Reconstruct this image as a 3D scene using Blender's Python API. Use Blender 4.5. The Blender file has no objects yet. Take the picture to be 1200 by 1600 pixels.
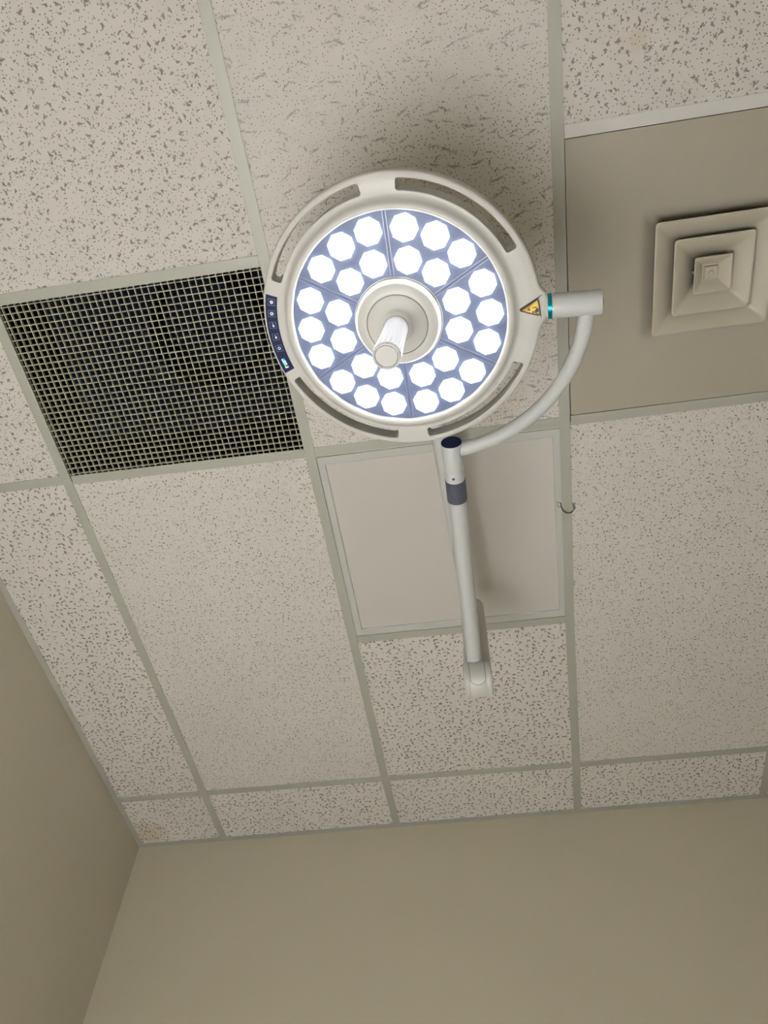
import bpy, bmesh, math, random
from mathutils import Vector, Matrix

PI = math.pi
H = 2.5                       # height of the suspended ceiling; geometry below is given relative to it
COL = bpy.context.scene.collection
scene = bpy.context.scene


# ------------------------------------------------------------------ materials
def new_mat(name):
    m = bpy.data.materials.new(name)
    m.use_nodes = True
    nt = m.node_tree
    return m, nt, nt.nodes['Principled BSDF']


def plain(name, col, rough=0.5, metal=0.0, spec=0.5, bump=0.0, bscale=300.0, emit=None, estr=0.0, coat=0.0, tint=0.0):
    m, nt, b = new_mat(name)
    b.inputs['Base Color'].default_value = (*col, 1)
    b.inputs['Roughness'].default_value = rough
    b.inputs['Metallic'].default_value = metal
    b.inputs['Specular IOR Level'].default_value = spec
    b.inputs['Coat Weight'].default_value = coat
    if emit:
        b.inputs['Emission Color'].default_value = (*emit, 1)
        b.inputs['Emission Strength'].default_value = estr
    geo = nt.nodes.new('ShaderNodeNewGeometry')
    nz = nt.nodes.new('ShaderNodeTexNoise')
    nz.inputs['Scale'].default_value = bscale
    nz.inputs['Detail'].default_value = 3
    nt.links.new(geo.outputs['Position'], nz.inputs['Vector'])
    if emit and estr < 3: m.cycles.emission_sampling = 'NONE'
    if bump > 0:
        bp = nt.nodes.new('ShaderNodeBump')
        bp.inputs['Strength'].default_value = bump
        bp.inputs['Distance'].default_value = 0.002
        nt.links.new(nz.outputs['Fac'], bp.inputs['Height'])
        nt.links.new(bp.outputs['Normal'], b.inputs['Normal'])
    if tint > 0:
        n2 = nt.nodes.new('ShaderNodeTexNoise')
        n2.inputs['Scale'].default_value = 2.3
        n2.inputs['Detail'].default_value = 4
        nt.links.new(geo.outputs['Position'], n2.inputs['Vector'])
        mx = nt.nodes.new('ShaderNodeMix'); mx.data_type = 'RGBA'
        mx.inputs['A'].default_value = (*[c * (1 - tint) for c in col], 1)
        mx.inputs['B'].default_value = (*[min(1, c * (1 + tint)) for c in col], 1)
        nt.links.new(n2.outputs['Fac'], mx.inputs['Factor'])
        nt.links.new(mx.outputs['Result'], b.inputs['Base Color'])
    return m


class NB:
    """small helper for math nodes"""
    def __init__(s, nt): s.nt = nt
    def node(s, t, **kw):
        n = s.nt.nodes.new(t)
        for k, v in kw.items(): setattr(n, k, v)
        return n
    def put(s, sock, v):
        if hasattr(v, 'links'): s.nt.links.new(v, sock)
        else: sock.default_value = v
    def math(s, op, a, b=0.0, c=0.0):
        n = s.node('ShaderNodeMath', operation=op)
        s.put(n.inputs[0], a); s.put(n.inputs[1], b); s.put(n.inputs[2], c)
        return n.outputs[0]
    def vec(s, op, a, b=(0, 0, 0), sc=1.0):
        n = s.node('ShaderNodeVectorMath', operation=op)
        s.put(n.inputs[0], a); s.put(n.inputs[1], b)
        if op == 'SCALE': s.put(n.inputs['Scale'], sc)
        return n.outputs['Value'] if op in ('LENGTH', 'DOT_PRODUCT') else n.outputs['Vector']
    def ramp(s, x, lo, hi):
        n = s.node('ShaderNodeMapRange', interpolation_type='SMOOTHSTEP')
        s.put(n.inputs['Value'], x)
        n.inputs['From Min'].default_value = lo; n.inputs['From Max'].default_value = hi
        return n.outputs['Result']
    def noise(s, v, scale, detail=2):
        n = s.node('ShaderNodeTexNoise'); s.put(n.inputs['Vector'], v)
        n.inputs['Scale'].default_value = scale; n.inputs['Detail'].default_value = detail
        return n
    def mix(s, f, a, b):
        n = s.node('ShaderNodeMix', data_type='RGBA')
        s.put(n.inputs['Factor'], f); s.put(n.inputs['A'], a); s.put(n.inputs['B'], b)
        return n.outputs['Result']

    def flecks(s, P, scale, a, b, presence, spread, warp=0.0, wscale=150.0, base_angle=0.0, soft=0.35, vary=0.5, cross=0.0):
        """elongated marks, one in each cell of a random cell pattern; returns mask 0..1"""
        pos = P
        if warp > 0:
            nz = s.noise(P, wscale, 3)
            off = s.vec('SUBTRACT', nz.outputs['Color'], (0.5, 0.5, 0.5))
            pos = s.vec('ADD', P, s.vec('SCALE', off, sc=warp))
        v = s.node('ShaderNodeTexVoronoi', voronoi_dimensions='2D', feature='F1')
        s.put(v.inputs['Vector'], pos)
        v.inputs['Scale'].default_value = scale
        v.inputs['Randomness'].default_value = 0.9
        d = s.vec('SUBTRACT', pos, v.outputs['Position'])
        sep = s.node('ShaderNodeSeparateXYZ'); s.put(sep.inputs[0], d)
        csep = s.node('ShaderNodeSeparateColor'); s.put(csep.inputs[0], v.outputs['Color'])
        comb = s.node('ShaderNodeCombineXYZ')
        s.put(comb.inputs[0], sep.outputs[0]); s.put(comb.inputs[1], sep.outputs[1])
        rot = s.node('ShaderNodeVectorRotate', rotation_type='Z_AXIS')
        s.put(rot.inputs['Vector'], comb.outputs[0])
        s.put(rot.inputs['Angle'], s.math('MULTIPLY_ADD', s.math('SUBTRACT', csep.outputs[0], 0.5), spread, base_angle))
        sc = s.vec('MULTIPLY', rot.outputs[0], (1 / a, 1 / b, 0))
        ln = s.vec('LENGTH', sc)
        if cross > 0:      # a second, shorter arm at another angle makes a branched mark
            r2 = s.node('ShaderNodeVectorRotate', rotation_type='Z_AXIS')
            s.put(r2.inputs['Vector'], s.vec('ADD', rot.outputs[0], (a * .30, 0, 0)))
            s.put(r2.inputs['Angle'], s.math('MULTIPLY_ADD', csep.outputs[2], 1.6, .5))
            ln = s.math('MINIMUM', ln, s.vec('LENGTH', s.vec('MULTIPLY', r2.outputs[0], (1 / (a * cross), 1 / b, 0))))
        size = s.math('MULTIPLY_ADD', csep.outputs[1], vary * 2, 1 - vary)
        ln = s.math('DIVIDE', ln, size)
        m = s.ramp(ln, 1.0 + soft * .3, 1.0 - soft)
        on = s.math('LESS_THAN', csep.outputs[2], presence)
        return s.math('MULTIPLY', m, on), csep.outputs[1]


TILE = (0.745, 0.718, 0.688)


def tile_mat(name, kind, shift=(0, 0), stain=None):
    m, nt, b = new_mat(name)
    k = NB(nt)
    geo = k.node('ShaderNodeNewGeometry')
    P = k.vec('ADD', geo.outputs['Position'], (shift[0], shift[1], 0))
    P = k.vec('MULTIPLY', P, (1, 1, 0))
    big = k.noise(P, 3.0, 3)
    col = k.mix(big.outputs['Fac'], tuple(c * .97 for c in TILE) + (1,), tuple(min(1, c * 1.03) for c in TILE) + (1,))
    fine = k.noise(P, 700, 2)
    col = k.mix(k.math('MULTIPLY', k.ramp(fine.outputs['Fac'], .35, .75), .10), col, (.52, .47, .40, 1))
    if stain:
        d = k.vec('LENGTH', k.vec('SUBTRACT', k.vec('MULTIPLY', geo.outputs['Position'], (1, 1, 0)), (stain[0], stain[1], 0)))
        nz = k.noise(P, 25, 3)
        d = k.math('ADD', d, k.math('MULTIPLY', k.math('SUBTRACT', nz.outputs['Fac'], .5), stain[2] * 1.2))
        col = k.mix(k.math('MULTIPLY', k.ramp(d, stain[2], stain[2] * .35), stain[3]), col, (.50, .38, .22, 1))
    height = None
    if kind == 'fissured':
        layers = [('x', 48, .0056, .0017, .92, 6.28, .0040, 260, 0, .5, .35, (.12, .108, .09), .88),
                  ('f', 60, .0030, .0016, .22, 6.28, .0030, 260, .6, .5, .5, (.15, .135, .11), .86),
                  ('f', 122, .0015, .0014, .72, 6.28, 0, 100, 0, .4, .25, (.13, .115, .10), .9)]
    elif kind == 'pinhole':
        layers = [('f', 29, .0140, .0020, .85, 1.1, .0085, 150, 0, .8, .5, (.24, .22, .20),   .80),
                  ('f', 52, .0055, .0018, .35, 3.6, .006, 160, 0, .8, .5, (.20, .18, .16), .75),
                  ('f', 118, .00135, .00125, .80, 6.28, 0, 100, 0, .4, .2, (.13, .115, .10), .9)]
    elif kind == 'speckled':
        layers = [('f', 105, .0027, .0012, .55, 6.28, .003, 200, 0, .5, .5, (.11, .095, .065), .9),
                  ('f', 190, .0019, .0008, .55, 6.28, .002, 200, 0, .9, .5, (.24, .21, .155), .7),
                  ('f', 40, .0065, .0011, .22, 2.5, .006, 150, 0, .9, .5, (.25, .22, .17), .7)]
    else:   # flecked
        layers = [('f', 74, .0052, .0021, .86, 3.6, .005, 160, 0, .55, .4, (.105, .085, .055), .92),
                  ('f', 170, .0011, .0009, .30, 6.28, 0, 100, 0, .6, .3, (.20, .17, .13), .7)]
    for (typ, S, a, bb, pres, spread, warp, ws, ang, soft, vary, fc, st) in layers:
        mask, rnd = k.flecks(P, S, a, bb, pres, spread, warp, ws, ang, soft, vary, .75 if typ == 'x' else 0)
        col = k.mix(k.math('MULTIPLY', mask, st), col, (*fc, 1))
        height = mask if height is None else k.math('MAXIMUM', height, mask)
    nt.links.new(col, b.inputs['Base Color'])
    b.inputs['Roughness'].default_value = 0.92
    b.inputs['Specular IOR Level'].default_value = 0.15
    bp = k.node('ShaderNodeBump', invert=True)
    bp.inputs['Strength'].default_value = 0.4
    bp.inputs['Distance'].default_value = 0.0015
    nt.links.new(height, bp.inputs['Height'])
    nt.links.new(bp.outputs['Normal'], b.inputs['Normal'])
    return m


M = {}
M['wall'] = plain('wall_paint', (.465, .43, .335), .42, spec=.5, bump=.12, bscale=220, tint=.02)
M['floor'] = plain('vinyl_floor', (.70, .685, .65), .45, tint=.04)
M['bar'] = plain('painted_steel_grid', (.315, .312, .27), .42, spec=.4, tint=.03)
M['white_bar'] = plain('white_steel', (.84, .835, .82), .4, spec=.4)
M['slab'] = plain('concrete_slab', (.25, .24, .22), .9, bump=.3, bscale=40)
M['plastic'] = plain('white_lamp_plastic', (.52, .515, .49), .36, spec=.4)
M['enamel'] = plain('white_enamelled_tube', (.49, .505, .50), .30, spec=.45)
M['handle'] = plain('white_handle_plastic', (.50, .49, .51), .4)
M['seam'] = plain('dark_seam', (.12, .12, .12), .6)
M['ledpanel'] = plain('pale_blue_lamp_cover', (.105, .128, .20), .45, spec=.15, emit=(.45, .52, .95), estr=.05)
M['ridge'] = plain('clear_cover_ridge', (.20, .22, .34), .25, emit=(.6, .65, 1.0), estr=.06)
M['led'] = plain('lit_led_lens', (.9, .9, .9), .3, emit=(.95, .975, 1.0), estr=14.0)
M['navy'] = plain('navy_cap', (.005, .010, .045), .5, spec=.15)
M['charcoal'] = plain('charcoal_band', (.050, .054, .075), .5)
M['teal'] = plain('teal_anodised', (.0, .22, .27), .28, metal=.75)
M['black'] = plain('black_ink', (.012, .012, .012), .5)
M['yellow'] = plain('yellow_label', (.70, .47, .055), .45)
M['icon'] = plain('white_icon_ink', (.75, .8, .9), .5, emit=(.8, .9, 1), estr=.35)
M['icon_line'] = plain('grey_icon_outline', (.16, .20, .30), .5)
M['lcd_blue'] = plain('display_blue', (.0, .05, .3), .4, emit=(.06, .16, .75), estr=.8)
M['lcd_cyan'] = plain('display_cyan', (.1, .4, .5), .4, emit=(.30, .75, 1.0), estr=.9)
M['lcd_green'] = plain('display_green', (.05, .4, .1), .4, emit=(.08, .62, .14), estr=.9)
M['lcd_red'] = plain('display_red', (.5, .2, .15), .4, emit=(1.0, .48, .42), estr=.9)
M['lcd_white'] = plain('display_white', (.7, .8, .8), .4, emit=(.85, 1, .95), estr=1.0)
M['diffuser'] = plain('beige_enamelled_steel', (.30, .272, .222), .45, spec=.4, tint=.03)
M['cone'] = plain('beige_diffuser_cone', (.37, .34, .27), .42, spec=.45)
M['acrylic'] = plain('white_acrylic_lens', (.58, .56, .53), .30, spec=.4)
M['lightframe'] = plain('light_frame_enamel', (.49, .495, .47), .4)
M['crate'] = plain('eggcrate_painted_metal', (.37, .36, .27), .5)
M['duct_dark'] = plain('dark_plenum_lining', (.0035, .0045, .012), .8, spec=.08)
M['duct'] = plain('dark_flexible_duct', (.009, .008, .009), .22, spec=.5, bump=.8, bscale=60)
M['wire'] = plain('dark_steel_wire', (.045, .042, .04), .35, metal=.5)

# ------------------------------------------------------------------ mesh helpers
class MB:
    def __init__(s):
        s.v = []; s.f = []; s.mi = []; s.sm = []
    def add(s, vs, fs, mi=0, smooth=False):
        o = len(s.v)
        s.v += [Vector(p) for p in vs]
        for f in fs:
            s.f.append([i + o for i in f]); s.mi.append(mi); s.sm.append(smooth)
    def box(s, x0, x1, y0, y1, z0, z1, mi=0):
        vs = [(x, y, z) for z in (z0, z1) for y in (y0, y1) for x in (x0, x1)]
        s.add(vs, [(0, 2, 3, 1), (4, 5, 7, 6), (0, 1, 5, 4), (2, 6, 7, 3), (0, 4, 6, 2), (1, 3, 7, 5)], mi)
    def prism(s, poly, frame, a0, a1, mi=0, smooth=False):
        """poly: 2D points; frame(x, y, a) -> point; extruded between a0 and a1"""
        n = len(poly)
        vs = [frame(x, y, a0) for x, y in poly] + [frame(x, y, a1) for x, y in poly]
        s.add(vs, [tuple(range(n))[::-1], tuple(range(n, 2 * n))], mi, False)
        s.add(vs, [(i, (i + 1) % n, n + (i + 1) % n, n + i) for i in range(n)], mi, smooth)
    def loft(s, rings, mi=0, smooth=True, cap0=True, cap1=True, closed=False):
        n = len(rings[0]); vs = [p for r in rings for p in r]; fs = []
        m = len(rings)
        for j in range(m if closed else m - 1):
            k2 = (j + 1) % m
            for i in range(n):
                fs.append((j * n + i, j * n + (i + 1) % n, k2 * n + (i + 1) % n, k2 * n + i))
        s.add(vs, fs, mi, smooth)
        if not closed:
            if cap0: s.add(rings[0], [tuple(range(n))[::-1]], mi, False)
            if cap1: s.add(rings[-1], [tuple(range(n))], mi, False)
    def lathe(s, prof, frame, n=64, mi=0, smooth=True, cap0=False, cap1=False):
        """prof: (r, a) list; frame(x, y, a)"""
        rings = [[frame(r * math.cos(2 * PI * i / n), r * math.sin(2 * PI * i / n), a) for i in range(n)] for r, a in prof]
        s.loft(rings, mi, smooth, cap0, cap1)
    def tube(s, path, rad, n=24, mi=0, cap=True, closed=False):
        path = [Vector(p) for p in path]
        m = len(path)
        rads = rad if isinstance(rad, (list, tuple)) else [rad] * m
        tang = []
        for i in range(m):
            if closed: t = path[(i + 1) % m] - path[i - 1]
            else: t = path[min(i + 1, m - 1)] - path[max(i - 1, 0)]
            tang.append(t.normalized())
        up = Vector((0, 0, 1)) if abs(tang[0].z) < .9 else Vector((1, 0, 0))
        u = (up - tang[0] * up.dot(tang[0])).normalized()
        rings = []
        for i in range(m):
            u = (u - tang[i] * u.dot(tang[i])).normalized()
            w = tang[i].cross(u)
            rings.append([path[i] + (u * math.cos(2 * PI * k / n) + w * math.sin(2 * PI * k / n)) * rads[i] for k in range(n)])
        s.loft(rings, mi, True, cap, cap, closed)
    def build(s, name, mats, parent=None, origin=None, sharp=35, bevel=0.0):
        """vertices are in room coordinates (z relative to the ceiling); origin: where the object's own origin goes"""
        root = Vector((0, 0, 0))
        p = parent
        while p is not None:
            root += p.location; p = p.parent
        loc = Vector((0, 0, 0))
        if origin is not None:
            loc = Vector(origin) + Vector((0, 0, H)) - root
        base = root + loc
        me = bpy.data.meshes.new(name)
        me.from_pydata([tuple(v + Vector((0, 0, H)) - base) for v in s.v], [], s.f)
        mats = mats if isinstance(mats, (list, tuple)) else [mats]
        for m in mats: me.materials.append(m)
        for i, pl in enumerate(me.polygons):
            pl.material_index = s.mi[i]; pl.use_smooth = s.sm[i]
        bm = bmesh.new(); bm.from_mesh(me)
        bmesh.ops.remove_doubles(bm, verts=bm.verts, dist=2e-6)
        bmesh.ops.recalc_face_normals(bm, faces=bm.faces)
        for e in bm.edges:
            if len(e.link_faces) == 2 and e.calc_face_angle(0) > math.radians(sharp): e.smooth = False
        bm.to_mesh(me); bm.free()
        o = bpy.data.objects.new(name, me)
        COL.objects.link(o)
        o.location = loc
        if parent is not None: o.parent = parent
        if bevel > 0:
            md = o.modifiers.new('edge', 'BEVEL'); md.width = bevel; md.segments = 2; md.limit_method = 'ANGLE'
            md.harden_normals = True
        return o


def thing(name, label, cat, loc, group=None):
    o = bpy.data.objects.new(name, None)
    COL.objects.link(o)
    o.empty_display_size = .05
    o.location = Vector(loc) + Vector((0, 0, H))
    tag(o, label, cat, group)
    return o


def tag(o, label, cat, group=None):
    o['label'] = label; o['category'] = cat; o['kind'] = 'thing'
    if group: o['group'] = group
    return o


def struct(o, label, cat):
    o['kind'] = 'structure'; o['label'] = label; o['category'] = cat
    return o


def square_rings(prof, cx, cy, rc=.003, ax=1.0, ay=1.0):
    """square sweep: prof (half, z); returns rings of points with small rounded corners"""
    rings = []
    for h, z in prof:
        pts = []
        hx, hy = (h, h) if not isinstance(h, tuple) else h
        r = min(rc, hx * .4)
        for sx, sy, a0 in ((1, 1, 0), (-1, 1, 90), (-1, -1, 180), (1, -1, 270)):
            for t in range(4):
                a = math.radians(a0 + 30 * t)
                pts.append((cx + sx * (hx - r) + r * math.cos(a), cy + sy * (hy - r) + r * math.sin(a), z))
        rings.append(pts)
    return rings


XY = lambda x, y, a: Vector((x, y, a))

# ------------------------------------------------------------------ the room
XL, XR, YF = -.316, 2.75, -1.60
yb = lambda x: 2.0933 - .0158 * x          # back wall, a touch out of square
T = .12

b = MB(); b.box(XL - T, XR + T, YF - T, 2.3, -H - .1, -H)
struct(b.build('floor', M['floor']), 'pale vinyl floor under the surgical lamp', 'floor')
b = MB()
b.prism([(XL - T, yb(XL - T)), (XR + T, yb(XR + T)), (XR + T, 2.3), (XL - T, 2.3)], XY, -H, .35)
struct(b.build('wall_back', M['wall']), 'plain beige wall across the bottom of the photo', 'wall')
b = MB(); b.box(XL - T, XL, YF - T, yb(XL) + .001, -H, .35)
struct(b.build('wall_left', M['wall']), 'plain beige wall at the left, meeting the corner', 'wall')
b = MB(); b.box(XR, XR + T, YF - T, yb(XR) + .001, -H, .35)
struct(b.build('wall_right', M['wall']), 'plain beige wall at the far right side of the room', 'wall')
b = MB(); b.box(XL, XR, YF - T, YF, -H, .35)
struct(b.build('wall_front', M['wall']), 'plain beige wall behind the camera', 'wall')

# wall angles (L-shaped edge trims)
FL = .0195
b = MB()
b.prism([(XL, yb(XL)), (XR, yb(XR)), (XR, yb(XR) - FL), (XL, yb(XL) - FL)], XY, 0, .0012)
b.prism([(XL, yb(XL) - .001), (XR, yb(XR) - .001), (XR, yb(XR) - .0025), (XL, yb(XL) - .0025)], XY, .0012, .022)
struct(b.build('trim_1', M['bar']), 'metal wall angle along the back wall', 'wall trim')
b = MB()
b.box(XL, XL + FL, YF, yb(XL) - FL - .0004, -.0004, .0012)
b.box(XL + .001, XL + .0025, YF, yb(XL) - FL, .0012, .022)
struct(b.build('trim_2', M['bar']), 'metal wall angle along the left wall', 'wall trim')

# ---- suspended grid: main runners run front to back, cross tees between them
W2 = .0122
L1, L2, L3, L4, L5 = 0.0, .6125, 1.2185, 1.8150, 2.4200
C0, CG, C1, C2, C3 = 0.0, .1512, .6105, 1.2185, 1.8295


def tee(b, p, q, w=W2, z=0.0, up=.03, mi=0):
    """inverted T section between two points in plan; rolled edges slightly rounded"""
    p = Vector((p[0], p[1], 0)); q = Vector((q[0], q[1], 0))
    d = (q - p).normalized(); s = Vector((-d.y, d.x, 0))
    sec = [(-w, .0003), (-w + .0006, 0), (w - .0006, 0), (w, .0003), (w, .0013), (.0016, .0013), (.0016, up), (-.0016, up), (-.0016, .0013), (-w, .0013)]
    rings = [[e + s * u + Vector((0, 0, z + v)) for u, v in sec] for e in (p, q)]
    b.loft(rings, mi, False)


grid = MB()
mains = {}
for nm, pts in (('L1', [(-.002, YF), (-.002, C1), (0, C3), (.0008, yb(0) - FL)]),
                ('L2', [(.6105, YF), (.6125, 0), (.6132, C1), (.6125, C2), (.6113, C3), (.6150, yb(.6) - FL)]),
                ('L3', [(1.2193, YF), (1.2192, 0), (1.2176, C1), (1.2150, C2), (1.2229, C3), (1.2233, yb(1.2) - FL)]),
                ('L4', [(1.8150, YF), (1.8150, yb(1.8) - FL)]),
                ('L5', [(2.4200, YF), (2.4200, yb(2.4) - FL)])):
    for p, q in zip(pts, pts[1:]): tee(grid, p, q, z=-.0006)
# cross tees, butted between the runners
g = W2 + .0003
for x0, x1, ys in ((XL + FL, -g, (-.600, .6045, 1.8320)),
                   (g, .6125 - g, (-1.070, CG, (.6070, .6110), (1.8310, 1.8270))),
                   (.6135 + g - .001, 1.2175 - g, (-.600, (.6115, .6110), 1.2185, (1.8262, 1.8300))),
                   (1.2190 + g, 1.8150 - g, ((.6105, .6092), (1.8300, 1.8235), -1.22)),
                   (1.8150 + g, 2.4200 - g, (-1.22, 0, .609, 1.8235)),
                   (2.4200 + g, XR, (-.6, .609, 1.8235))):
    for y in ys:
        y0, y1 = y if isinstance(y, tuple) else (y, y)
        tee(grid, (x0, y0), (x1, y1))
# boards that close the ceiling outside the photograph
BT = .0165
tz = .0014
for x0, x1, y0, y1 in ((L4, L5, YF, -1.22), (L4, L5, -1.22, 0), (L4, L5, 0, .609), (L4, L5, .609, 1.8235), (L4, L5, 1.8235, 2.05),
                       (L5, XR, YF, -.6), (L5, XR, -.6, .609), (L5, XR, .609, 1.8235), (L5, XR, 1.8235, 2.04),
                       (L3, L4, YF, -1.22), (L2, L3, YF, -.6), (L1, L2, YF, -1.07), (XL, L1, YF, -.6)):
    grid.box(x0 + .003, x1 - .003, y0 + .003, y1 - .003, tz, tz + BT, 1)
M['tile_rest'] = tile_mat('flecked_board', 'flecked', (7.3, 2.1))
struct(grid.build('ceiling', [M['bar'], M['tile_rest']]), 'suspended ceiling grid of beige metal bars', 'ceiling')
b = MB(); b.box(XL - T, XR + T, YF - T, 2.3, .35, .45)
struct(b.build('roof_slab', M['slab']), 'dark slab above the suspended ceiling', 'roof')

# lay-in tiles, each one a thing
tiles = [
    # x0, x1, y0, y1, kind, shift, stain, label
    (L1, L2, -1.070, CG, 'fissured', (0, 0), None, 'large white tile with bold dark fissures above the black return grille'),
    (L2, L3, -.600, C1, 'pinhole', (.2, .1), None, 'white tile with fine pinholes and faint scratches directly above the surgical lamp'),
    (L3, L4, -1.22, C0, 'fissured', (1.7, .9), (1.363, -.133, .030, .35), 'white tile with bold fissures and a small tan stain above the air diffuser'),
    (XL + .002, L1, -.600, .6045, 'fissured', (3.1, 2.2), None, 'narrow fissured tile left of the black return grille'),
    (XL + .002, L1, .6045, 1.832, 'flecked', (.4, .8), None, 'narrow flecked tile running along the left wall'),
    (L1, L2, .6090, 1.829, 'speckled', (.9, .3), None, 'large finely speckled tile below the black return grille'),
    (L2, L3, C2, 1.828, 'flecked', (2.4, 1.6), None, 'square flecked tile behind the knuckle at the end of the lamp arm'),
    (L3, L4, .6100, 1.827, 'speckled', (5.2, 4.3), None, 'large finely speckled tile below the air diffuser'),
    (XL + .002, L1, 1.832, yb(0) - .003, 'flecked', (6.1, .2), (-.262, 2.03, .09, .45), 'small flecked corner tile with a brown stain'),
    (L1, L2, 1.829, yb(L2) - .003, 'flecked', (3.3, 5.1), None, 'short flecked tile along the back wall, next to the stained corner tile'),
    (L2, L3, 1.829, yb(L3) - .003, 'flecked', (1.1, 6.2), None, 'short flecked tile along the back wall, below the square flecked tile'),
    (L3, L4, 1.827, yb(L4) - .003, 'flecked', (4.6, 3.7), None, 'short flecked tile along the back wall, at the right end of the row'),
]
for i, (x0, x1, y0, y1, kind, sh, stain, label) in enumerate(tiles):
    b = MB()
    b.box(x0 + .003, x1 - .003, y0 + .003, y1 - .003, tz, tz + BT)
    o = b.build('acoustic_tile', tile_mat('acoustic_' + kind + '_%d' % i, kind, sh, stain), origin=((x0 + x1) / 2, (y0 + y1) / 2, tz))
    tag(o, label, 'ceiling tile', 'acoustic ceiling tiles')

# ------------------------------------------------------------------ recessed ceiling light, switched off
cx, cy = .9162, .9160
t = thing('ceiling_light', 'unlit flat white square ceiling light behind the lamp arm', 'ceiling light', (cx, cy, .002))
b = MB()
fx, fy, ix, iy = .2895, .2885, .2718, .2660
b.loft(square_rings([((fx, fy), .0004), ((fx, fy), .0036), ((fx + .0055, fy + .0055), .0036), ((fx + .0055, fy + .0055), .05), ((fx + .0035, fy + .0035), .05), ((ix + .004, iy + .004), .0105), ((ix, iy), .0100),
                     ((ix, iy), .0034), ((ix + .001, iy + .001), .0012), ((ix + .003, iy + .003), .0004)], cx, cy, .002), 0, False, closed=True)
b.build('frame', M['lightframe'], t)
b = MB(); b.loft(square_rings([((ix + .0005, iy + .0005), .0042), ((ix + .0005, iy + .0005), .0098)], cx, cy, .002), 0, False)
b.build('diffuser', M['acrylic'], t)
b = MB(); b.box(cx - .28, cx + .28, cy - .28, cy + .28, .0106, .06); b.build('housing', M['white_bar'], t)

# ------------------------------------------------------------------ return grille
gx0, gx1, gy0, gy1 = .0095, .6030, .1620, .6005
cx, cy = (gx0 + gx1) / 2, (gy0 + gy1) / 2
t = thing('return_grille', 'black-backed square mesh return air grille beside the lamp', 'air grille', (cx, cy, .002))
b = MB()
hx, hy = .2985, .2235
b.loft(square_rings([((hx, hy), .0016), ((hx, hy), .015), ((hx - .0015, hy - .0015), .015), ((hx - .0015, hy - .0015), .0016)], cx, cy, .001), 0, False, closed=True)
b.build('frame', M['crate'], t)
b = MB()
p = .01508; th = .0008; z0, z1 = .0015, .0085
nx = int((gx1 - gx0 - .008) / p) + 1
x = gx0 + .0145 - .0045
while x < gx1 + .002:
    b.box(x - th, x + th, cy - hy + .0015, cy + hy - .0015, z0, z1); x += p
y = gy0 + .0070
while y < gy1 + .004:
    b.box(cx - hx + .0015, cx + hx - .0015, y - th, y + th, z0 + .0002, z1); y += p
b.build('lattice', M['crate'], t)
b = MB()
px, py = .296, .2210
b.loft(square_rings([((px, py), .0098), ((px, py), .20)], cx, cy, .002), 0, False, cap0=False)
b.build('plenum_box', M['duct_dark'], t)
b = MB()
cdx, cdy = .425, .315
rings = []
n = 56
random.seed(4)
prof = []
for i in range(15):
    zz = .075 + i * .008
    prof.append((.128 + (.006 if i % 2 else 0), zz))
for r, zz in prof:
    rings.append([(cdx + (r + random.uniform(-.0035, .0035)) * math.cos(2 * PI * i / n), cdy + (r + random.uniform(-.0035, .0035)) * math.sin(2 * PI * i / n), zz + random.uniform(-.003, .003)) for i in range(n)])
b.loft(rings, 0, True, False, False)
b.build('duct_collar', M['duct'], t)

# ------------------------------------------------------------------ supply air diffuser
cx, cy = 1.5170, .3020
t = thing('ceiling_diffuser', 'beige square stepped supply air diffuser in a flat panel', 'air diffuser', (cx, cy, .002))
b = MB()
pxc = (1.2322 + 1.8020) / 2; phx = (1.8020 - 1.2322) / 2; phy = .2922; pyc = .3048
# flat panel with a square neck that curls up into the opening
o_ = [((phx, phy), .0022), ((phx, phy), .0005), ((.150, .150), .0005)]
rings = square_rings([((phx, phy), .012), ((phx, phy), .0012), ((phx - .0008, phy - .0008), .0006)], pxc, pyc, .002)
b.loft([rings[-1], square_rings([(.150, .0006)], cx, cy, .012)[0]], 0, False, False, False)
b.loft(rings, 0, False, False, False)
rings = square_rings([(.150, .0006), (.140, .0007), (.1335, .0016), (.126, .005), (.112, .014), (.098, .026), (.092, .04), (.092, .12)], cx, cy, .012)
b.loft(rings, 0, True, False, True)
b.build('face_panel', M['diffuser'], t)


def cone(name, h_out, h_in, zb, zt, parent, hy=None, close=False):
    b = MB()
    k = .0012
    b.loft(square_rings([(h_out, zb), (h_out - .0006, zb - .0008), (h_out - .004, zb - .0004), ((h_out + h_in) / 2, zb + (zt - zb) * .42), (h_in, zt), (h_in, zt + k),
                         ((h_out + h_in) / 2, zb + (zt - zb) * .42 + k * 1.3), (h_out - .004, zb + k * 1.2), (h_out, zb + k)], cx, cy, .007), 0, True, closed=True)
    return b.build(name, M['cone'], parent, sharp=70)


cone('cone', .1172, .0640, -.030, .004, t)
cone('cone', .0785, .0300, -.030, .002, t)
b = MB()
b.loft(square_rings([(.0374, -.0292), (.0374, -.0302), (.0352, -.0304), (.030, -.0275), (.022, -.0190), (.0165, -.0135), (.0138, -.0130)], cx, cy, .003), 0, True, False, False)
b.loft(square_rings([(.0138, -.0130), (.0128, -.0190), (.0120, -.0196)], cx, cy, .002), 0, False, False, True)
c3 = b.build('cone', M['cone'], t, sharp=25)
b = MB()
b.lathe([(.0052, -.0196), (.0052, -.0222), (.0040, -.0232), (.0001, -.0234)], lambda x, y, a: Vector((cx + x, cy + y, a)), 6, 0, False)
b.build('centre_screw', M['cone'], c3)
b = MB()
b.box(1.2320, 1.8020, -.0128, .0110, -.0012, .0014)
b.build('edge_strip', M['white_bar'], t)  # strip coloured whiter than the other grid bars
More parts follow.
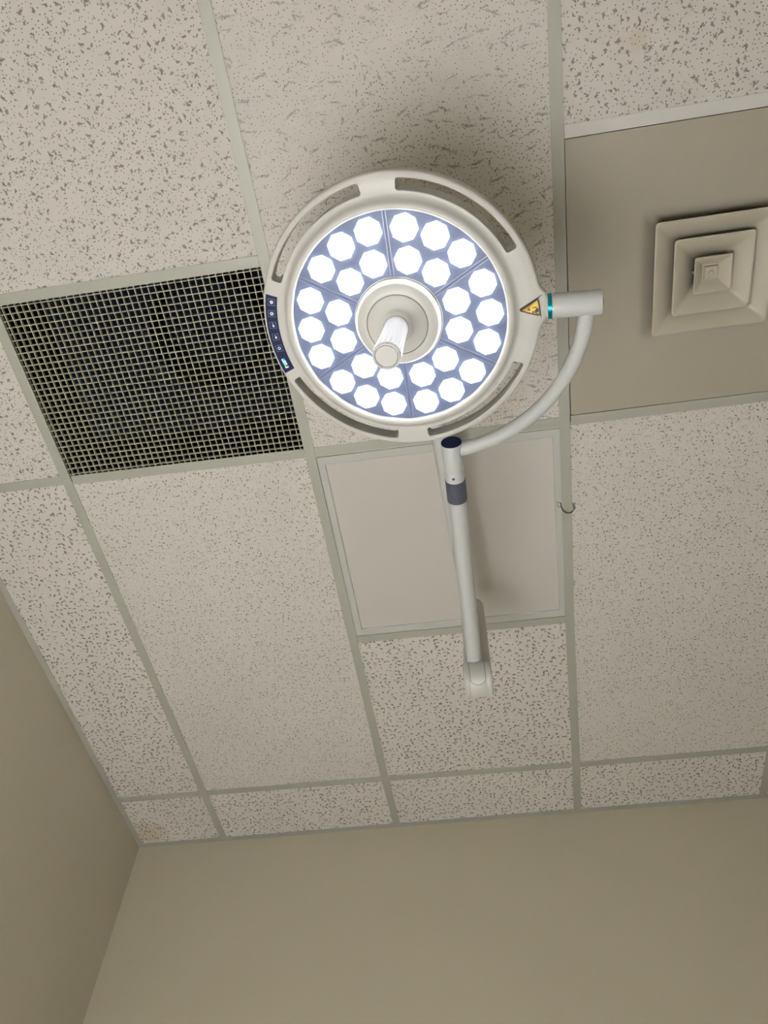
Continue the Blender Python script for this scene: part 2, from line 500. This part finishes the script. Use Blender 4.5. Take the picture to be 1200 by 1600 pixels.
# hangers holding the cones to the neck
for sx, sy in ((1, 0), (-1, 0)):
    b = MB()
    b.tube([(cx + sx * .058, cy, .003), (cx + sx * .085, cy, .030), (cx + sx * .113, cy, .030)], .002, 8)
    b.tube([(cx + sx * .026, cy, -.0155), (cx + sx * .034, cy, .006), (cx + sx * .062, cy, .006)], .002, 8)
    b.build('bracket', M['cone'], t)

# ------------------------------------------------------------------ wire hook on the grid bar
b = MB()
pts = [(1.2025, .8345, .0002), (1.2020, .8420, -.0020), (1.2040, .8505, -.0050), (1.2085, .8575, -.0070), (1.2150, .8618, -.0080), (1.2222, .8625, -.0080),
       (1.2285, .8590, -.0068), (1.2325, .8520, -.0045), (1.2325, .8440, -.0018), (1.2300, .8395, .0004)]
b.tube(pts, .0012, 10)
b.tube([(1.2350, .8440, -.0006), (1.2362, .8500, -.0030), (1.2340, .8570, -.0050), (1.2290, .8615, -.0066), (1.2225, .8640, -.0075)], .0006, 8)
q = [(1.2020, .8440, -.0016), (1.1975, .8462, -.0012), (1.1935, .8425, -.0008), (1.1937, .8285, -.0006), (1.1990, .8335, -.0010), (1.2022, .8375, -.0014)]
b.tube(q, .0006, 8, closed=True)
tag(b.build('wire_hook', M['wire'], origin=(1.2185, .845, -.001)), 'small dark wire hook clipped over the grid bar right of the unlit light', 'hook')

# ------------------------------------------------------------------ surgical lamp
LC = Vector((.8986, .1596, -.4600))
LX = Vector((.9941, .0056, -.1081)).normalized()
LN = Vector((-.1080, -.0104, -.9941)).normalized()
LY = -(LN.cross(LX)).normalized()
LY = LY if LY.y > 0 else -LY
LF = lambda x, y, a: LC + LX * x + LY * y + LN * a

MX, MY = .919, .250            # ceiling mount
lamp = thing('surgical_lamp', 'round white lit LED surgical lamp on a folded ceiling arm', 'surgical lamp', (MX, MY, 0))

# --- housing ring with four slots
front = [(.1660, .0040), (.1664, .0066), (.1680, .0084), (.1710, .0090), (.1748, .0078), (.1772, .0052), (.1794, .0018), (.1825, -.0016), (.1862, -.0030)]
RM = .1985
slots = [(25.5, 83.5), (98.0, 156.0), (-84.0, -26.0), (-156.5, -99.0)]


def slot_w(deg):
    d = (deg + 180) % 360 - 180
    for a, c in slots:
        if a < d < c:
            hw = .0082; rc = .0048
            e = min(d - a, c - d) * PI / 180 * RM
            return hw - rc + math.sqrt(max(0, rc * rc - (rc - e) ** 2)) if e < rc else hw
    return 0.0


def out_r(deg):
    d = math.radians((deg + 180) % 360 - 180)
    base = .2170
    y = abs(base * math.sin(d))
    if math.cos(d) > 0 and y < .036:
        t_ = max(0, min(1, (.036 - y) / (.036 - .019)))
        lug = .2170 + (.2245 / math.cos(d) - .2170) * (t_ ** 2.2)
        return lug
    return base


degs = []
d = -180.0
ends = sorted(e for s_ in slots for e in s_)
while d < 180:
    degs.append(d); d += 1.0
for e in ends:
    for k in (-.001, .02, .06, .14, .3, .6, 1.0, 1.4):
        for sgn in (1, -1): degs.append(e + k * sgn)
degs = sorted(set(round(x, 3) for x in degs))
b = MB()
BK = -.030
inner, outer = [], []
for dg in degs:
    w = slot_w(dg); ro = out_r(dg)
    c_, s_ = math.cos(math.radians(dg)), math.sin(math.radians(dg))
    ri = RM - w; rr = RM + w
    f_ = .0012 if w > .002 else 0.0
    pr = list(front) + [(ri - f_, -.0032), (ri, -.0032 - f_), (ri, -.044), (.172, -.044), (.166, -.02)]
    inner.append([LF(r * c_, r * s_, a) for r, a in pr])
    po = [(rr, BK), (rr, -.0032 - f_), (rr + f_, -.0032), (ro - .0040, -.0042), (ro - .0018, -.0052), (ro - .0005, -.0076), (ro, -.0110), (ro, -.0220), (ro - .0012, -.0265), (ro - .0040, BK)]
    outer.append([LF(r * c_, r * s_, a) for r, a in po])


def polar(b, rings):
    n = len(rings[0]); m = len(rings)
    vs = [p for r in rings for p in r]
    fs = []
    for j in range(m):
        k2 = (j + 1) % m
        for i in range(n):
            fs.append((j * n + i, j * n + (i + 1) % n, k2 * n + (i + 1) % n, k2 * n + i))
    b.add(vs, fs, 0, True)


polar(b, inner); polar(b, outer)
# short round neck on the lug
rings = []
for t_ in range(9):
    u = t_ / 8
    x = .2120 + (.2262 - .2120) * u
    ring = []
    for i in range(48):
        a = 2 * PI * i / 48
        e = 1 - .55 * (1 - u)
        cx_, sx_ = math.cos(a), math.sin(a)
        yy = math.copysign(abs(cx_) ** e, cx_) * (.0185 + .0025 * (1 - u) ** 2)
        aa = -.0176 + math.copysign(abs(sx_) ** e, sx_) * (.0125 + .0060 * u ** 3)
        ring.append(LF(x, yy + .0035 * u, aa + .0044 * u ** 3))
    rings.append(ring)
b.loft(rings, 0, True)
# domed back cover
b.lathe([(.1880, -.0300), (.1860, -.0440), (.1700, -.0540), (.1200, -.0620), (.0001, -.0640)], LF, 96)
b.build('housing', M['plastic'], lamp, sharp=38)

# --- light panel, ridges, LED lenses
b = MB()
b.lathe([(.1664, -.012), (.1664, .0006), (.1640, .0010), (.0690, .0010), (.0690, -.012)], LF, 128)
panel = b.build('led_panel', M['ledpanel'], lamp)
for k in range(6):
    b = MB()
    a = math.radians(30 + 60 * k)
    for off in (-.0024, .0024):
        q = []
        for r, w in ((.0700, 1), (.1655, 1)):
            q.append((r * math.cos(a) - off * math.sin(a), r * math.sin(a) + off * math.cos(a)))
        dx, dy = -math.sin(a) * .0005, math.cos(a) * .0005
        poly = [(q[0][0] - dx, q[0][1] - dy), (q[1][0] - dx, q[1][1] - dy), (q[1][0] + dx, q[1][1] + dy), (q[0][0] + dx, q[0][1] + dy)]
        b.prism(poly, LF, .0008, .0022)
    b.build('seam_ridge', M['ridge'], panel)
lens_me = None
spots = []
for k in range(6):
    for r, off in ((.1406, -.3324), (.1405, 0), (.1406, .3324), (.0946, -.243), (.0946, .243)):
        a = k * PI / 3 + off
        spots.append((r * math.cos(a), r * math.sin(a), a))
# first lens
x, y, a0 = spots[0]
b = MB()
n = 8
prof = [(.0207, .0008), (.0207, .0022), (.0199, .0030), (.0001, .0034)]
rings = [[LF(x + r * math.cos(2 * PI * i / n + .2), y + r * math.sin(2 * PI * i / n + .2), a) for i in range(n)] for r, a in prof]
b.loft(rings, 0, False)
first = b.build('led_lens', M['led'], panel, origin=LF(x, y, .0008))
base = first.location.copy()
for (x2, y2, a2) in spots[1:]:
    c = first.copy()
    c.location = base + LX * (x2 - x) + LY * (y2 - y)
    c.parent = panel
    COL.objects.link(c)

# --- hub and handle
b = MB()
b.lathe([(.0690, -.004), (.0690, .0012), (.0678, .0016), (.0668, .0000)], LF, 96)
b.lathe([(.0668, .0), (.0664, .0070), (.0655, .0110), (.0632, .0150), (.0618, .0162), (.0600, .0165), (.0590, .0170), (.0565, .0172), (.0545, .0180), (.0520, .0183), (.0478, .0185), (.0474, .0170)], LF, 96)
b.lathe([(.0464, .0170), (.0462, .0184), (.0440, .0192), (.0360, .0210), (.0280, .0225), (.0232, .0245), (.0212, .0275), (.0205, .0310), (.0190, .0318), (.0170, .0310)], LF, 96)
hub = b.build('hub', M['plastic'], lamp, sharp=50)
b = MB()
b.lathe([(.0476, .0172), (.0476, .0166), (.0462, .0166), (.0462, .0172)], LF, 96)
b.build('groove', M['seam'], hub)
b = MB()
n = 96
rings = []
for r, a, fl in ((.0180, .028, 0), (.0182, .050, 0), (.0188, .080, 0), (.0196, .102, 0), (.0202, .112, .6), (.0208, .124, 1), (.0211, .136, 1), (.0211, .1405, .8), (.0204, .1432, .3), (.0190, .1440, 0), (.0168, .1440, 0), (.0165, .1432, 0)):
    ring = []
    for i in range(n):
        t_ = 2 * PI * i / n
        fr = r * (1 - .085 * fl * max(0, math.cos(t_ * 20)) ** 2)
        ring.append(LF(fr * math.cos(t_), fr * math.sin(t_), a))
    rings.append(ring)
b.loft(rings, 0, True, True, False)
handle = b.build('handle', M['handle'], lamp, sharp=50)
b = MB()
b.lathe([(.0165, .1415), (.0160, .1434), (.0155, .1440), (.0001, .1441)], LF, 64)
b.build('end_cap', M['plastic'], handle)

# --- control panel on the ring
b = MB()
A0, A1 = 160.6, 197.0
N_ = 36
poly = []
for i in range(N_ + 1):
    a = math.radians(A0 + (A1 - A0) * i / N_); poly.append((.2122 * math.cos(a), .2122 * math.sin(a)))
for i in range(N_ + 1):
    a = math.radians(A1 - .4 + (A0 - A1 + .8) * i / N_); poly.append((.1938 * math.cos(a), .1938 * math.sin(a)))
n = len(poly)
b.prism(poly, LF, -.0060, -.0022)
cpanel = b.build('control_panel', M['navy'], lamp)


def at_ctrl(deg, r=.2025):
    a = math.radians(deg)
    ca, sa = math.cos(a), math.sin(a)
    # local u: outward, v: along the ring (downwards in the photograph)
    return lambda u, v, z: LF((r + u) * ca + v * sa, (r + u) * sa - v * ca, -.0022 + z)


def ring_poly(b, fr, r0, r1, mi, n=20, a0=0, a1=2 * PI, c=(0, 0), z=.0003):
    full = abs(a1 - a0 - 2 * PI) < 1e-6
    m = n if full else n + 1
    vs = []
    for i in range(m):
        a = a0 + (a1 - a0) * i / n
        vs.append(fr(c[0] + r0 * math.cos(a), c[1] + r0 * math.sin(a), z)); vs.append(fr(c[0] + r1 * math.cos(a), c[1] + r1 * math.sin(a), z))
    fs = [(2 * i, 2 * i + 1, (2 * i + 3) % (2 * m), (2 * i + 2) % (2 * m)) for i in range(m if full else m - 1)]
    b.add(vs, fs, mi)


def rect(b, fr, u0, u1, v0, v1, mi, z=.0003):
    b.add([fr(u0, v0, z), fr(u1, v0, z), fr(u1, v1, z), fr(u0, v1, z)], [(0, 1, 2, 3)], mi)


def disc(b, fr, r, mi, c=(0, 0), n=20, z=.0003):
    b.add([fr(c[0] + r * math.cos(2 * PI * i / n), c[1] + r * math.sin(2 * PI * i / n), z) for i in range(n)], [tuple(range(n))], mi)


for j, deg in enumerate((194.0, 188.8, 183.4, 177.9, 172.4)):
    fr = at_ctrl(deg)
    b = MB()
    h, w = .0054, .0005
    rect(b, fr, -h, h, -h, -h + w, 1); rect(b, fr, -h, h, h - w, h, 1); rect(b, fr, -h, -h + w, -h, h, 1); rect(b, fr, h - w, h, -h, h, 1)
    if j == 0:
        ring_poly(b, fr, .0009, .0027, 0)
    elif j == 1:
        ring_poly(b, fr, .0012, .0023, 0)
        for k in range(6):
            a = k * PI / 3
            ring_poly(b, fr, .0022, .0031, 0, 3, a - .22, a + .22)
    elif j in (2, 3):
        disc(b, fr, .0017, 0, (-.0004, .0008)); rect(b, fr, -.0014, .0006, .0018, .0030, 0)
        rect(b, fr, -.0004, .0014, -.0026, -.0020, 0)
        if j == 2: rect(b, fr, .0002, .0008, -.0032, -.0014, 0)
    else:
        ring_poly(b, fr, .0017, .0025, 0, 20, -PI / 2 + .6, 3 * PI / 2 - .6)
        rect(b, fr, -.0004, .0004, -.0030, -.0004, 0)
    o = b.build('button', [M['icon'], M['icon_line']], cpanel)
    o['label'] = ['button with a white disc symbol', 'button with a gear symbol', 'button with a bulb and plus symbol', 'button with a bulb and minus symbol', 'button with a power symbol'][j]
fr = at_ctrl(165.0, .2035)
b = MB()
for (u0, u1, v0, v1, mi) in ((.0006, .0030, -.0078, -.0056, 4), (.0006, .0030, -.0050, .0000, 1), (.0006, .0030, .0000, .0058, 2), (.0006, .0030, .0064, .0086, 4),
                             (-.0026, .0000, -.0086, -.0052, 0), (-.0026, .0000, -.0050, .0010, 1), (-.0026, .0000, .0010, .0040, 3), (-.0026, .0000, .0066, .0086, 4)):
    rect(b, fr, u0, u1, v0, v1, mi)
o = b.build('display', [M['lcd_blue'], M['lcd_cyan'], M['lcd_green'], M['lcd_red'], M['lcd_white']], cpanel)
o['label'] = 'small glowing colour bar display'

# --- warning triangle
b = MB()
tri = [Vector((.1850, .0040)), Vector((.2152, -.0162)), Vector((.2164, .0172))]
cen = sum(tri, Vector((0, 0))) / 3


def round_tri(scale, r):
    P = [cen + (p_ - cen) * scale for p_ in tri]; out = []
    for i in range(3):
        p0, p1, p2 = P[i - 1], P[i], P[(i + 1) % 3]
        u = (p0 - p1).normalized(); v = (p2 - p1).normalized()
        for k in range(6):
            t_ = k / 5
            out.append(tuple((p1 + u * r) * (1 - t_) ** 2 + p1 * 2 * t_ * (1 - t_) + (p2 + v * r) * t_ ** 2))
    return out


b.prism(round_tri(1.0, .0042), LF, -.0052, -.0025, 1)
b.prism(round_tri(.74, .0028), LF, -.0052, -.0021, 0)
TF = lambda u, v, z: LF(u, v, -.0021 + z)
disc(b, TF, .0016, 1, (.2045, .0068), 16)                              # head
def quad(pts): b.add([TF(x, y, .0003) for x, y in pts], [tuple(range(len(pts)))], 1)
quad([(.2062, .0058), (.2098, .0012), (.2124, .0020), (.2130, .0060), (.2108, .0078), (.2078, .0078)])   # body
quad([(.2098, .0022), (.2076, .0000), (.2036, .0004), (.2036, -.0006), (.2080, -.0012), (.2112, .0014)])  # arm
quad([(.2064, .0080), (.2104, .0104), (.2130, .0104), (.2130, .0092), (.2106, .0092), (.2078, .0072)])    # leg
quad([(.1968, .0010), (.1994, .0004), (.1998, .0042), (.1974, .0046)])                                    # box
for k in range(6):
    a = 2.0 + k * .62
    x0_, y0_ = .1992 + .0030 * math.cos(a), .0062 + .0030 * math.sin(a)
    x1_, y1_ = .1992 + .0046 * math.cos(a), .0062 + .0046 * math.sin(a)
    nx_, ny_ = -math.sin(a) * .00025, math.cos(a) * .00025
    quad([(x0_ - nx_, y0_ - ny_), (x1_ - nx_, y1_ - ny_), (x1_ + nx_, y1_ + ny_), (x0_ + nx_, y0_ + ny_)])
o = b.build('warning_label', [M['yellow'], M['black']], lamp)
o['label'] = 'yellow warning triangle with a falling figure'

# --- pivot sleeve, teal band
S0, S1 = LF(.2262, .0036, -.0130), LF(.3060, .0044, -.0120)
sd = (S1 - S0).normalized()
pt = lambda k: S0 + sd * k
b = MB(); b.tube([pt(0), pt(.0004), pt(.0060), pt(.0064)], [.0185, .0193, .0193, .0185], 48)
b.build('pivot_band', M['teal'], lamp)['label'] = 'teal metallic band'
b = MB(); b.tube([pt(.0064), pt(.0070), pt(.0770), pt(.0790), pt(.0798)], [.0180, .0186, .0186, .0180, .0165], 48)
sleeve = b.build('pivot_sleeve', M['enamel'], lamp)
b = MB(); b.tube([pt(.0796), pt(.0812), pt(.0816)], [.0062, .0060, .0050], 24)
b.build('plug', M['black'], sleeve)

# --- curved yoke
ctrl = [(1.1815, .1750, -.478), (1.1805, .1882, -.4785), (1.1752, .2248, -.4705), (1.1624, .2652, -.4605), (1.1417, .3065, -.4507), (1.1137, .3442, -.4410),
        (1.0814, .3746, -.4312), (1.0425, .4003, -.4215), (1.0004, .4189, -.4117), (.9720, .4275, -.4050), (.9570, .4310, -.4020)]


def catmull(P, n=6):
    P = [Vector(p_) for p_ in P]; out = []
    for i in range(len(P) - 1):
        p0, p1, p2, p3 = P[max(i - 1, 0)], P[i], P[i + 1], P[min(i + 2, len(P) - 1)]
        for k in range(n):
            t_ = k / n
            out.append(.5 * ((2 * p1) + (p2 - p0) * t_ + (2 * p0 - 5 * p1 + 4 * p2 - p3) * t_ ** 2 + (3 * p1 - p0 - 3 * p2 + p3) * t_ ** 3))
    out.append(P[-1]); return out


b = MB(); b.tube(catmull(ctrl), .0122, 32)
b.build('yoke', M['enamel'], lamp)

# --- spring arm: joint with navy end cap, dark band, tube
Q0, Q1 = Vector((.9562, .4107, -.4060)), Vector((.9493, .9994, -.3650))
qd = (Q1 - Q0).normalized()
qt = lambda k: Q0 + qd * k
b = MB(); b.tube([qt(.0008), qt(.0020), qt(.0560), qt(.0575), qt(.0582), qt(.0590), qt(.0860)], [.0180, .0186, .0186, .0182, .0173, .0178, .0178], 48)
joint = b.build('arm_joint', M['enamel'], lamp)
b = MB(); b.tube([qt(-.0006), qt(.0012)], [.0182, .0184], 48)
b.build('end_cap', M['navy'], joint)['label'] = 'navy blue end cap'
b = MB()
u_ = Vector((0, 0, -1)); u_ = (u_ - qd * u_.dot(qd)).normalized()
b.tube([qt(.0680) + u_ * .0172 - Vector((.003, 0, 0)), qt(.0680) + u_ * .0181 - Vector((.003, 0, 0))], .0026, 16)
b.build('screw', M['charcoal'], joint)
b = MB(); b.tube([qt(.0800), qt(.0806), qt(.1265), qt(.1270)], [.0182, .0187, .0187, .0183], 48)
b.build('arm_band', M['charcoal'], lamp)['label'] = 'charcoal grey band'
b = MB(); b.tube([qt(.1265), qt(.1275), qt(.3), qt(.50), qt(.574)], [.0168] * 5, 48)
b.build('spring_arm', M['enamel'], lamp)

# --- knuckle at the far end
kx, ky = .9535, 1.0180
b = MB()


def stadium(hw, hl, n=16):
    pts = []
    for i in range(n + 1):
        a = -PI / 2 + PI * i / n; pts.append((hl + hw * math.cos(a) - hw, hw * math.sin(a)))
    for i in range(n + 1):
        a = PI / 2 + PI * i / n; pts.append((-hl + hw * math.cos(a) + hw, hw * math.sin(a)))
    return pts


FY, FZ, RY, RZ = 1.0060, -.4000, .0345, .0380


def fork_pt(x, th, sc=1.0, off=0.0):
    """rounded block about a sideways axis; th = 0 faces the camera side, 90 faces down"""
    c_, s_ = math.cos(math.radians(th)), math.sin(math.radians(th))
    e = .78
    return Vector((x, FY - (RY * sc + off) * math.copysign(abs(c_) ** e, c_), FZ - (RZ * sc + off) * math.copysign(abs(s_) ** e, s_)))


rings = []
for xx, sc in ((-.0310, .80), (-.0302, .90), (-.0280, .97), (-.0250, 1.0), (-.0185, 1.0), (-.0178, .985), (-.0171, 1.0), (.0171, 1.0), (.0178, .985), (.0185, 1.0), (.0250, 1.0), (.0280, .97), (.0302, .90), (.0310, .80)):
    rings.append([fork_pt(kx + xx, i * 7.5, sc) for i in range(48)])
b.loft(rings, 0, True)
b.lathe([(.0300, -.372), (.0300, -.356), (.0285, -.352), (.0285, -.3)], lambda x, y, a: Vector((kx + x, ky + y, a)), 48, cap0=True)
fork = b.build('fork', M['plastic'], lamp, sharp=50)


def fork_patch(b, w, th_end, off, rim):
    """strip on the block, half width w, with a rounded lower end"""
    N1, N2 = 40, 14
    arc = math.radians(1) * .036
    rows = []
    for i in range(N1 + 1):
        th = -50 + (th_end + 50) * (1 - (1 - i / N1) ** 1.6)
        e = (th_end - th) * arc
        ww = w * math.sqrt(max(0, 1 - (1 - e / w) ** 2)) if e < w else w
        ww = max(ww, .0002)
        row = [fork_pt(kx + ww, th, 1, -.003)]
        for k in range(N2 + 1):
            u = 1 - 2 * k / N2
            row.append(fork_pt(kx + ww * u, th, 1, off - rim * abs(u) ** 6))
        row.append(fork_pt(kx - ww, th, 1, -.003))
        rows.append(row)
    b.loft(rows, 0, True)


b = MB(); fork_patch(b, .0172, 65, .0003, 0)
b.build('fork_gap_shade', M['seam'], fork)  # dark strip on the solid block, painted in for the shade around the tongue
b = MB(); fork_patch(b, .0160, 62, .0022, .0006)
b.tube([qt(.560), qt(.592)], .0150, 32)
b.build('arm_tongue', M['plastic'], lamp, sharp=60)
KF = lambda x, y, a: Vector((kx + .003 + x, ky + y, a))
b = MB()
b.lathe([(.0285, -.356), (.0288, -.200), (.0288, -.150), (.0275, -.142), (.0230, -.139), (.0001, -.138)], KF, 48)
b.build('knuckle_post', M['plastic'], lamp)
# --- extension arm and ceiling mount
b = MB()
b.tube([(.9560, 1.0180, -.170), (.9460, .9066, -.168), (.9310, .5430, -.166), (MX, MY, -.164)], .0172, 40)
b.build('extension_arm', M['enamel'], lamp)
MF = lambda x, y, a: Vector((MX + x, MY + y, a))
b = MB()
b.lathe([(.0001, -.197), (.026, -.196), (.030, -.190), (.030, -.03), (.034, -.024), (.080, -.018), (.088, -.012), (.090, -.004), (.090, -.0007)], MF, 64)
b.build('ceiling_mount', M['plastic'], lamp)

# ------------------------------------------------------------------ light: the lamp's own LEDs
q_ = (LN + Vector((-.085, .02, 0))).normalized().to_track_quat('-Z', 'Y')   # tilt off the lamp axis, added to shift its shadow on the ceiling
ld = bpy.data.lights.new('led_beam', 'SPOT')
ld.energy = 250
ld.color = (.995, .99, 1.01)
ld.spot_size = math.radians(27)
ld.spot_blend = .45
ld.shadow_soft_size = .012
for i, (x2, y2, a2) in enumerate(spots):
    o = bpy.data.objects.new('led_beam', ld)
    COL.objects.link(o)
    o.rotation_mode = 'QUATERNION'; o.rotation_quaternion = q_
    o.parent = lamp
    o.location = LF(x2, y2, .016) + Vector((0, 0, H)) - lamp.location

w = bpy.data.worlds.new('world'); scene.world = w
w.use_nodes = True
w.node_tree.nodes['Background'].inputs[0].default_value = (0, 0, 0, 1)
w.node_tree.nodes['Background'].inputs[1].default_value = 0

# ------------------------------------------------------------------ camera
cam = bpy.data.cameras.new('camera')
co = bpy.data.objects.new('camera', cam); COL.objects.link(co)
R0 = Vector((.98812920, .15119988, .02718972)); R1 = Vector((-.11175568, .82891407, -.54809865)); R2 = Vector((-.10541039, .53855367, .83597164))
mat = Matrix((( R0.x, -R1.x, -R2.x, 0), (R0.y, -R1.y, -R2.y, 0), (R0.z, -R1.z, -R2.z, 0), (0, 0, 0, 1)))
co.rotation_mode = 'QUATERNION'
co.rotation_quaternion = mat.to_quaternion()
co.location = (.9693, -.2448, H - 1.6260)
cam.sensor_width = 36; cam.sensor_fit = 'AUTO'
cam.lens = 1209.8648 / 1600 * 36
cam.clip_start = .02
scene.camera = co

scene.view_settings.view_transform = 'Standard'
scene.view_settings.look = 'None'
scene.view_settings.gamma = 1
scene.view_settings.use_curve_mapping = False
scene.view_settings.exposure = 0.0
scene.cycles.max_bounces = 12
scene.cycles.diffuse_bounces = 5
scene.cycles.glossy_bounces = 3
scene.cycles.sample_clamp_indirect = 10
scene.cycles.use_denoising = True
scene.cycles.adaptive_threshold = .03
